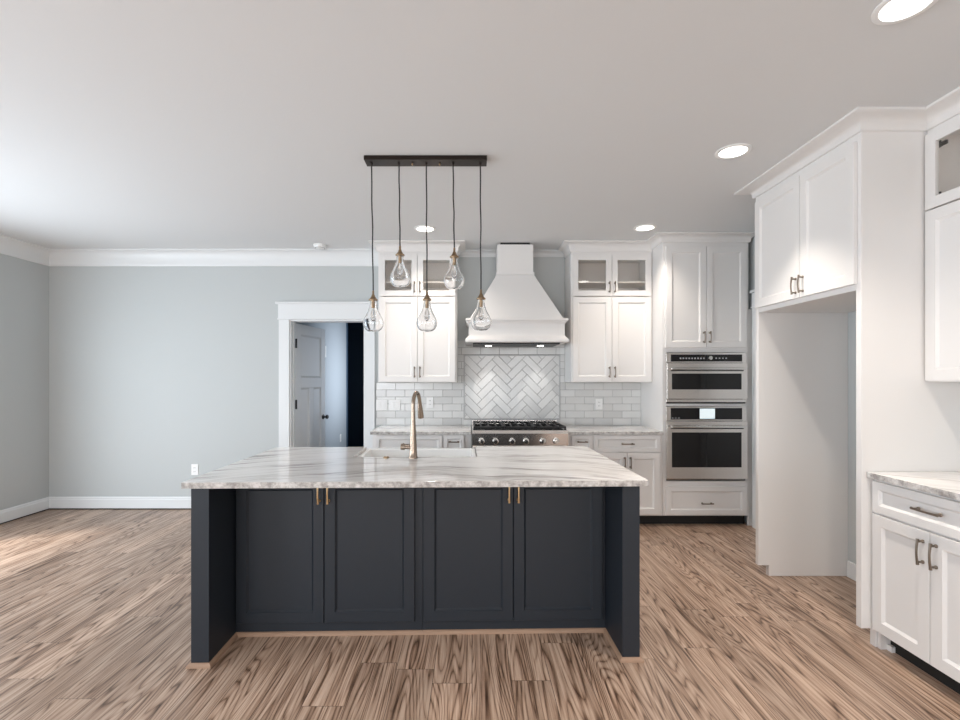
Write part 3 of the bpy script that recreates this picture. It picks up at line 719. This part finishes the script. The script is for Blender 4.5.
# ------------------------------------------------------------------ pendant fixture
PD = 3.022; PX = -.289
pf = thing('pendant_light', 'dark bronze linear pendant with five clear teardrop glass shades over the island', 'pendant light', (PX, PD, CEIL))
MB().frustum((-.382, .382, -.05, .05), -.0005, (-.382, .382, -.05, .05), -.027).build('ceiling_canopy', 'bronze', pf, bevel=.002)
for fx_ in (-.086, .086): MB().lathe([(.005, -.0275), (.007, -.034), (.003, -.042)], 12, 'Z', (fx_, 0, 0)).build('finial', 'oldbrass', pf, smooth=True)
drops = [(371.5, 373.2, 300.0), (399, 400, 255.2), (426.3, 427, 300.0), (453, 454.3, 257.2), (480.3, 481, 298.9)]
for i, (pt, pb, fy_) in enumerate(drops):
    xt = XX(pt, PD)-PX; xb = (XX(pb, PD)-PX); zf = ZZ(fy_, PD)-CEIL
    n = 14; ztop = -.030; zbot = zf+.055; ph = i*1.7
    pts = [(xt+(xb-xt)*k/n + .0018*math.sin(ph+k*1.1)*math.sin(math.pi*k/n), .001*math.cos(ph+k), ztop+(zbot-ztop)*k/n) for k in range(n+1)]
    MB().tube(pts, .0042, 8).build('cord', 'black', pf, smooth=True)
    MB().lathe([(.0075, -.0275), (.0085, -.031), (.0045, -.040), (.0035, -.048)], 14, 'Z', (xt, 0, 0)).build('cord_grip', 'bronze', pf, smooth=True)
    sck = MB().lathe([(.0038, .060), (.0065, .055), (.0065, .036), (.0095, .032), (.0115, .024), (.020, .010), (.0285, .003), (.0290, 0), (.0280, -.003), (.012, -.004), (.0105, -.008), (.0105, -.048), (.009, -.052)], 24, 'Z', (xb, 0, zf)).build('socket_cap', 'oldbrass', pf, smooth=True)
    out = [(.0195, -.002), (.0200, -.020), (.0235, -.042), (.0325, -.072), (.0470, -.100), (.0580, -.122), (.0625, -.142), (.0600, -.164), (.0500, -.184), (.0360, -.1955), (.0200, -.1985), (.0080, -.196)]
    inn = [(max(r_-(.0035 if k_ < 6 else .0045), .004), z+(.0 if k_ < 5 else .001+.0009*(k_-5))) for k_, (r_, z) in enumerate(out)]
    prof = out + inn[::-1]
    sh = MB(); seg = 40
    rings = []
    for r_, z in prof:
        rings.append([sh.bm.verts.new((xb+r_*math.cos(2*math.pi*k/seg)*(1.04+.035*math.sin(3*2*math.pi*k/seg+ph)*(1 if z < -.09 else 0)), r_*math.sin(2*math.pi*k/seg), zf+z)) for k in range(seg)])
    rings.append(rings[0])
    for a, c in zip(rings, rings[1:]):
        for k in range(seg): sh.bm.faces.new((a[k], a[(k+1)%seg], c[(k+1)%seg], c[k]))
    sh.build('glass_shade', 'glass', sck, smooth=True)
    MB().lathe([(.006, -.053), (.007, -.062), (.014, -.078), (.0185, -.098), (.0150, -.120), (.006, -.134), (.001, -.136)], 20, 'Z', (xb, 0, zf)).build('light_bulb', 'glass', sck, smooth=True)
    fl = MB()
    for a in (-1, 1): fl.tube([(xb+a*.003, 0, zf-.056), (xb+a*.006, 0, zf-.085), (xb+a*.003, 0, zf-.115)], .0008, 6)
    fl.build('filament', 'oldbrass', sck)

# ------------------------------------------------------------------ recessed lights
def can(px, py, label, power, size=130, blend=.8):
    D = F*(CEIL-H)/(V-py); x = XX(px, D)
    r = thing('recessed_light', label, 'ceiling light', (x, D, CEIL), 0, 'recessed ceiling lights')
    MB().lathe([(.100, -.0005), (.100, -.005), (.094, -.008), (.078, -.008), (.076, -.004), (.076, -.0005)], 40, cap=False).build('trim_ring', 'plastic', r, smooth=True)
    MB().lathe([(.0755, -.0005), (.0755, -.004), (.002, -.0045)], 32).build('lamp_lens', 'lens', r, smooth=True)
    l = bpy.data.lights.new('can_light', 'SPOT'); l.energy = power; l.spot_size = R(size); l.spot_blend = blend; l.shadow_soft_size = .03; l.color = (1, .90, .80)
    lo = bpy.data.objects.new('can_light', l); COL.objects.link(lo); lo.parent = r; lo.location = (0, 0, -.02)
can(733, 151, 'round ceiling light in front of the fridge enclosure', 62, 86, .7)
can(645, 227.5, 'small round ceiling light in front of the oven tower crown', 50, 120, 1)
can(425, 228.5, 'round ceiling light seen behind the middle pendant cord', 46, 130, 1)
can(906, 4, 'round ceiling light cut by the top edge near the right corner', 75, 110, .8)

r = thing('recessed_light', 'round ceiling light behind the camera position', 'ceiling light', (-.35, -.55, CEIL), 0, 'recessed ceiling lights')
MB().lathe([(.100, -.0005), (.100, -.005), (.094, -.008), (.078, -.008), (.076, -.004), (.076, -.0005)], 40, cap=False).build('trim_ring', 'plastic', r, smooth=True)
MB().lathe([(.0755, -.0005), (.0755, -.004), (.002, -.0045)], 32).build('lamp_lens', 'lens', r, smooth=True)
l = bpy.data.lights.new('can_light', 'SPOT'); l.energy = 270; l.spot_size = R(125); l.spot_blend = .8; l.shadow_soft_size = .05; l.color = (1, .93, .86)
lo = bpy.data.objects.new('can_light', l); COL.objects.link(lo); lo.parent = r; lo.location = (0, 0, -.02)

# smoke detector
sd = thing('smoke_detector', 'small round white smoke detector on the ceiling near the crown', 'smoke detector', (XX(320, 4.98), 4.98, CEIL))
MB().lathe([(.068, -.0005), (.068, -.010), (.060, -.014), (.058, -.030), (.045, -.036), (.004, -.037)], 32).build('detector_body', 'plastic', sd, smooth=True)
MB().lathe([(.052, -.0348), (.052, -.0335)], 24, cap=True).build('vent_ring', 'slot', sd)

# ------------------------------------------------------------------ wall plates
def plate(label, x, z, y, wd, ht, kind, cat, group=None, rz=0):
    r = thing('outlet' if 'outlet' in cat else 'light_switch', label, cat, (x, y, z), rz, group)
    MB().box(-wd/2, wd/2, -.006, -.0003, -ht/2, ht/2).build('wall_plate', 'plastic', r, bevel=.002)
    if kind == 'outlet':
        for dz in (-.02, .02):
            o = MB().box(-.017, .017, -.0085, -.0062, dz-.014, dz+.014).build('socket', 'plastic', r, bevel=.002)
            MB().box(-.008, -.005, -.009, -.0086, dz-.005, dz+.006).box(.005, .008, -.009, -.0086, dz-.005, dz+.006).build('slot', 'slot', o)
    else:
        n = kind
        for i in range(n):
            cx_ = (i-(n-1)/2)*.046
            MB().box(cx_-.016, cx_+.016, -.009, -.0062, -.033, .033).build('rocker', 'plastic', r, bevel=.0015)
    return r
ty = BACK-.0115
plate('white double switch plate on the tiles, nearest the doorway', XX(382, BACK), ZZ(405, BACK), ty, .118, .118, 2, 'light switch', 'switch plates on the tiles')
plate('white double switch plate on the tiles left of the faucet', XX(395, BACK), ZZ(405, BACK), ty, .118, .118, 2, 'light switch', 'switch plates on the tiles')
plate('white single outlet on the tiles right of the faucet spout', XX(430, BACK), ZZ(402.5, BACK), ty, .075, .118, 'outlet', 'outlet')
plate('white outlet on the tiles right of the range', XX(598.7, BACK), ZZ(404, BACK), ty, .075, .118, 'outlet', 'outlet')
plate('white outlet low on the grey wall left of the island', XX(195, BACK), ZZ(469.5, BACK), BACK-.0005, .075, .118, 'outlet', 'outlet')
o = plate('slim white wall plate high on the hall wall beside the open door', HX+.0005, 1.79, 6.63, .075, .16, 1, 'light switch', None, R(90))
o = plate('white outlet low on the hall wall behind the doorway', HX+.0005, .50, 7.40, .075, .118, 'outlet', 'outlet', None, R(90))
ch = thing('door_chime', 'round white disc on the left wall cut by the left edge', 'door chime', (LEFT+.0005, 4.555, 2.07))
MB().lathe([(.075, 0), (.075, .018), (.066, .026), (.003, .028)], 32, 'X').build('chime_cover', 'plastic', ch, smooth=True)
